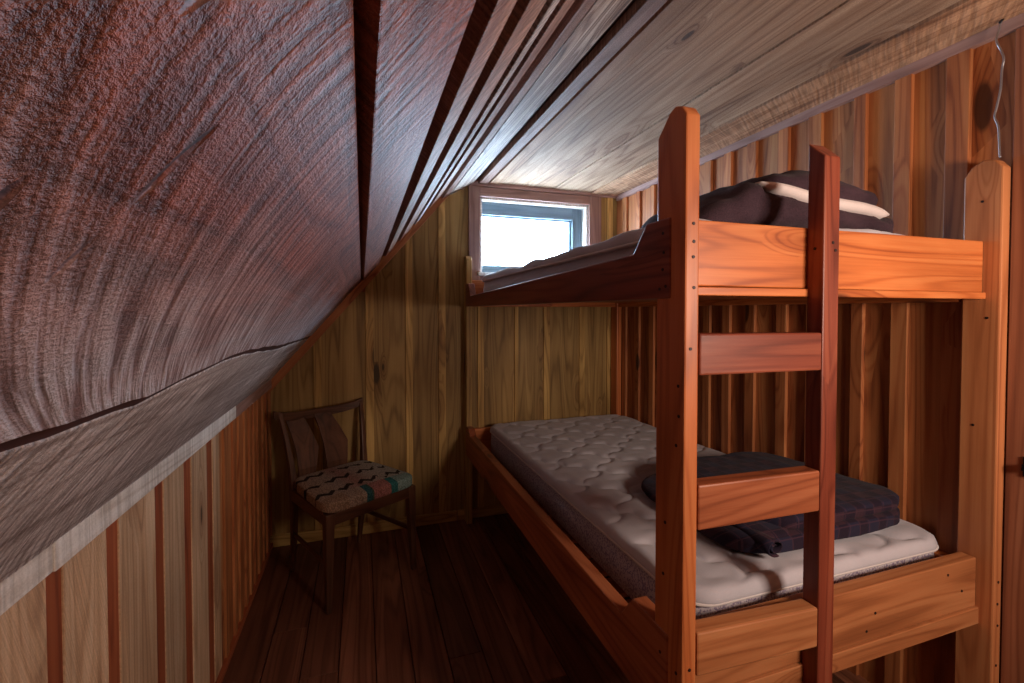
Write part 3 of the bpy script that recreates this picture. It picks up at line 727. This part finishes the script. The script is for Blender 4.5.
def prof(tab, x):
    if x <= tab[0][0]: return tab[0][1]
    for (a, va), (c, vc) in zip(tab, tab[1:]):
        if x <= c:
            s = (x - a) / (c - a); s = s * s * (3 - 2 * s); return va + (vc - va) * s
    return tab[-1][1]
t = thing('folded_blanket', 'dark brown fleece blanket bundled on the upper bunk with white lining showing', 'blanket', (1.2, 1.1, 1.51))
TOP = [(0.76, 1.560), (0.86, 1.598), (0.94, 1.635), (1.04, 1.672), (1.14, 1.682), (1.24, 1.672), (1.34, 1.645), (1.43, 1.600), (1.50, 1.545)]
b = MB(); rings = []
for i in range(61):
    x_ = 0.76 + 0.755 * i / 60
    endf = min(1.0, math.sqrt(max(0.0, 1 - abs((i - 30) / 30) ** 5)) + 0.02)
    zt = 1.505 + (prof(TOP, x_) - 1.505) * endf; hd = 0.185 * (0.35 + 0.65 * endf); zc = (zt + 1.503) / 2; hz = (zt - 1.503) / 2
    ring = []
    for k in range(44):
        a = 2 * math.pi * k / 44; ca, sa = math.cos(a), math.sin(a)
        e = 0.62
        yy = 1.06 + hd * math.copysign(abs(ca) ** e, ca); zz = zc + hz * math.copysign(abs(sa) ** e, sa)
        # crease on the side facing the room where the lining peeps out
        if ca < -0.3 and 0.94 < x_ < 1.43:
            zl = 1.617 - (x_ - 0.94) * 0.09
            yy += 0.045 * math.exp(-((zz - zl) / 0.018) ** 2)
        d = noise.noise(Vector((x_ * 8, yy * 8, zz * 12))) * 0.016 + noise.noise(Vector((x_ * 22, yy * 22, zz * 30))) * 0.007
        ring.append((x_, yy + d * (ca), max(1.500, zz + d * sa)))
    rings.append(ring)
b.sweep(rings, 'x'); b.build('fleece', M['fleece'], t, smooth=True)
b = MB(); rings = []
for i in range(31):
    s = i / 30; x_ = 0.935 + 0.495 * s; w = 0.017 * math.sin(math.pi * min(1, max(0.02, s * 3))**0.7 / 2 if s < 0.33 else math.pi / 2) * (1 if s < 0.93 else max(0.1, math.sqrt(1 - ((s - 0.93) / 0.075) ** 2)))
    zl = 1.617 - (x_ - 0.94) * 0.09 + 0.004 * math.sin(s * 9)
    yc = 0.898 + 0.02 * s + 0.006 * math.sin(s * 7)
    ring = [(x_, yc + 0.022 * math.cos(a), zl + w * math.sin(a)) for a in [2 * math.pi * k / 14 for k in range(14)]]
    rings.append(ring)
b.sweep(rings, 'x'); b.build('lining', M['lining'], t, smooth=True)['label'] = 'white lining band'

# ------------------------------------------------------------------ chair
ch = thing('dining_chair', 'dark wooden side chair with woven patterned seat in the far left corner', 'chair', (-0.062, 2.372, 0), rz=R(30.6), local=True)
def taper_leg(p0, p1, w0, w1, name='leg'):
    b = MB(); n = 6; rings = []
    for i in range(n + 1):
        s = i / n; c = Vector(p0).lerp(Vector(p1), s); w = w0 + (w1 - w0) * s
        rings.append([(c.x - w, c.y - w, c.z), (c.x + w, c.y - w, c.z), (c.x + w, c.y + w, c.z), (c.x - w, c.y + w, c.z)])
    b.sweep(rings, 'z', 0.5); return b.build(name, M['chair'], ch, 0.004, loc=(0, 0, 0))
taper_leg((-0.222, -0.212, 0), (-0.212, -0.200, 0.425), 0.011, 0.021)
taper_leg((0.222, -0.212, 0), (0.212, -0.200, 0.425), 0.011, 0.021)
def back_post(sx):
    path = [(0.182, 0.235, 0.0), (0.186, 0.205, 0.2), (0.190, 0.190, 0.42), (0.197, 0.208, 0.55), (0.208, 0.238, 0.68), (0.220, 0.276, 0.795)]
    wid = [(0.010, 0.011), (0.013, 0.016), (0.016, 0.021), (0.013, 0.016), (0.011, 0.013), (0.010, 0.010)]
    b = MB(); rings = []
    for (x_, y_, z_), (wx, wy) in zip(path, wid):
        x_ *= sx; rings.append([(x_ - wx, y_ - wy, z_), (x_ + wx, y_ - wy, z_), (x_ + wx, y_ + wy, z_), (x_ - wx, y_ + wy, z_)])
    b.sweep(rings, 'z', 0.5); return b.build('leg', M['chair'], ch, 0.004, loc=(0, 0, 0))
back_post(-1); back_post(1)
b = MB()
b.box(-0.205, 0.205, -0.218, -0.196, 0.372, 0.425, 'x', 0.5); b.box(-0.190, 0.190, 0.180, 0.202, 0.372, 0.425, 'x', 0.5)
b.prism([(-0.229, -0.20, 0.372), (-0.207, -0.20, 0.372), (-0.184, 0.19, 0.372), (-0.206, 0.19, 0.372)], [(-0.229, -0.20, 0.425), (-0.207, -0.20, 0.425), (-0.184, 0.19, 0.425), (-0.206, 0.19, 0.425)], 'y', 0.5)
b.prism([(0.207, -0.20, 0.372), (0.229, -0.20, 0.372), (0.206, 0.19, 0.372), (0.184, 0.19, 0.372)], [(0.207, -0.20, 0.425), (0.229, -0.20, 0.425), (0.206, 0.19, 0.425), (0.184, 0.19, 0.425)], 'y', 0.5)
b.build('seat_frame', M['chair'], ch, 0.004, loc=(0, 0, 0))
for sx in (-1, 1):
    b = MB(); b.prism([(sx * 0.214, -0.205, 0.195), (sx * 0.226, -0.205, 0.195), (sx * 0.226, -0.205, 0.218), (sx * 0.214, -0.205, 0.218)],
                      [(sx * 0.182, 0.205, 0.185), (sx * 0.192, 0.205, 0.185), (sx * 0.192, 0.205, 0.208), (sx * 0.182, 0.205, 0.208)], 'y', 0.5)
    b.build('stretcher', M['chair'], ch, 0.003, loc=(0, 0, 0))
# curved crest rail whose ends sweep up
b = MB(); rings = []
for i in range(17):
    s = i / 16 * 2 - 1; x_ = 0.240 * s - 0.010; yc = 0.300 - 0.030 * s * s; zt = 0.778 + 0.028 * abs(s) ** 4; zb = 0.735 + 0.030 * abs(s) ** 3
    rings.append([(x_, yc - 0.010, zb), (x_, yc + 0.010, zb), (x_, yc + 0.012, zt), (x_, yc - 0.008, zt)])
b.sweep(rings, 'x', 0.5); b.build('crest_rail', M['chair'], ch, 0.003, smooth=False, loc=(0, 0, 0))
for tab in ([(0.420, -0.165, -0.095), (0.510, -0.163, -0.070), (0.600, -0.165, -0.050), (0.680, -0.175, -0.072), (0.758, -0.188, -0.098)],
            [(0.420, -0.015, 0.078), (0.510, -0.018, 0.098), (0.600, -0.022, 0.112), (0.680, -0.030, 0.080), (0.758, -0.040, 0.046)]):
    b = MB(); rings = []
    for z_, xa, xb in tab:
        y_ = 0.194 + (z_ - 0.42) ** 2 * 0.92
        rings.append([(xa, y_ - 0.006, z_), (xb, y_ - 0.006, z_), (xb, y_ + 0.006, z_), (xa, y_ + 0.006, z_)])
    b.sweep(rings, 'z', 0.6); b.build('splat', M['chair'], ch, 0.002, loc=(0, 0, 0))
b = MB()
def warp_seat(q, p):
    q.x *= 1.0 - 0.16 * (q.y + 0.2) / 0.4; q.z += 0.010 * (1 - p.x ** 2) * (1 - p.y ** 2) if p.z > 0 else 0
    return q
soft_slab(b, (0, -0.012, 0.452), (0.238, 0.222, 0.030), 7, 0.001, 3, cuts=22, warp=warp_seat)
o = b.build('seat_cushion', M['seat_cloth'], ch, smooth=True, loc=(0, 0, 0)); o['label'] = 'woven seat pad in beige, pink and teal'

# ------------------------------------------------------------------ bent wire hanging from the ceiling edge
t = thing('hanging_wire', 'bent grey wire hanging on the right wall above the bed post', 'wire', (1.65, 0.77, 1.75))
pts = [(1.640, 0.766, 2.085), (1.640, 0.772, 2.055), (1.636, 0.774, 2.030), (1.640, 0.766, 2.000), (1.640, 0.760, 1.975), (1.644, 0.765, 1.95),
       (1.646, 0.768, 1.90), (1.648, 0.776, 1.855), (1.648, 0.780, 1.83), (1.648, 0.772, 1.80), (1.650, 0.770, 1.75), (1.650, 0.768, 1.716)]
def smooth_path(p, n=6):
    p = [Vector(q) for q in p]; out = []
    for i in range(len(p) - 1):
        a, b_, c, d = p[max(0, i - 1)], p[i], p[i + 1], p[min(len(p) - 1, i + 2)]
        for k in range(n):
            s = k / n
            out.append(0.5 * ((2 * b_) + (c - a) * s + (2 * a - 5 * b_ + 4 * c - d) * s * s + (3 * b_ - a - 3 * c + d) * s ** 3))
    return out + [p[-1]]
b = MB(); b.tube(smooth_path(pts), 0.0026, 8); b.build('wire_strand', M['wire'], t, smooth=True)
b = MB(); b.tube([(1.645, 0.766, 2.094), (1.640, 0.764, 2.082), (1.634, 0.768, 2.074)], 0.003, 8); b.build('hook', M['iron'], t, smooth=True)
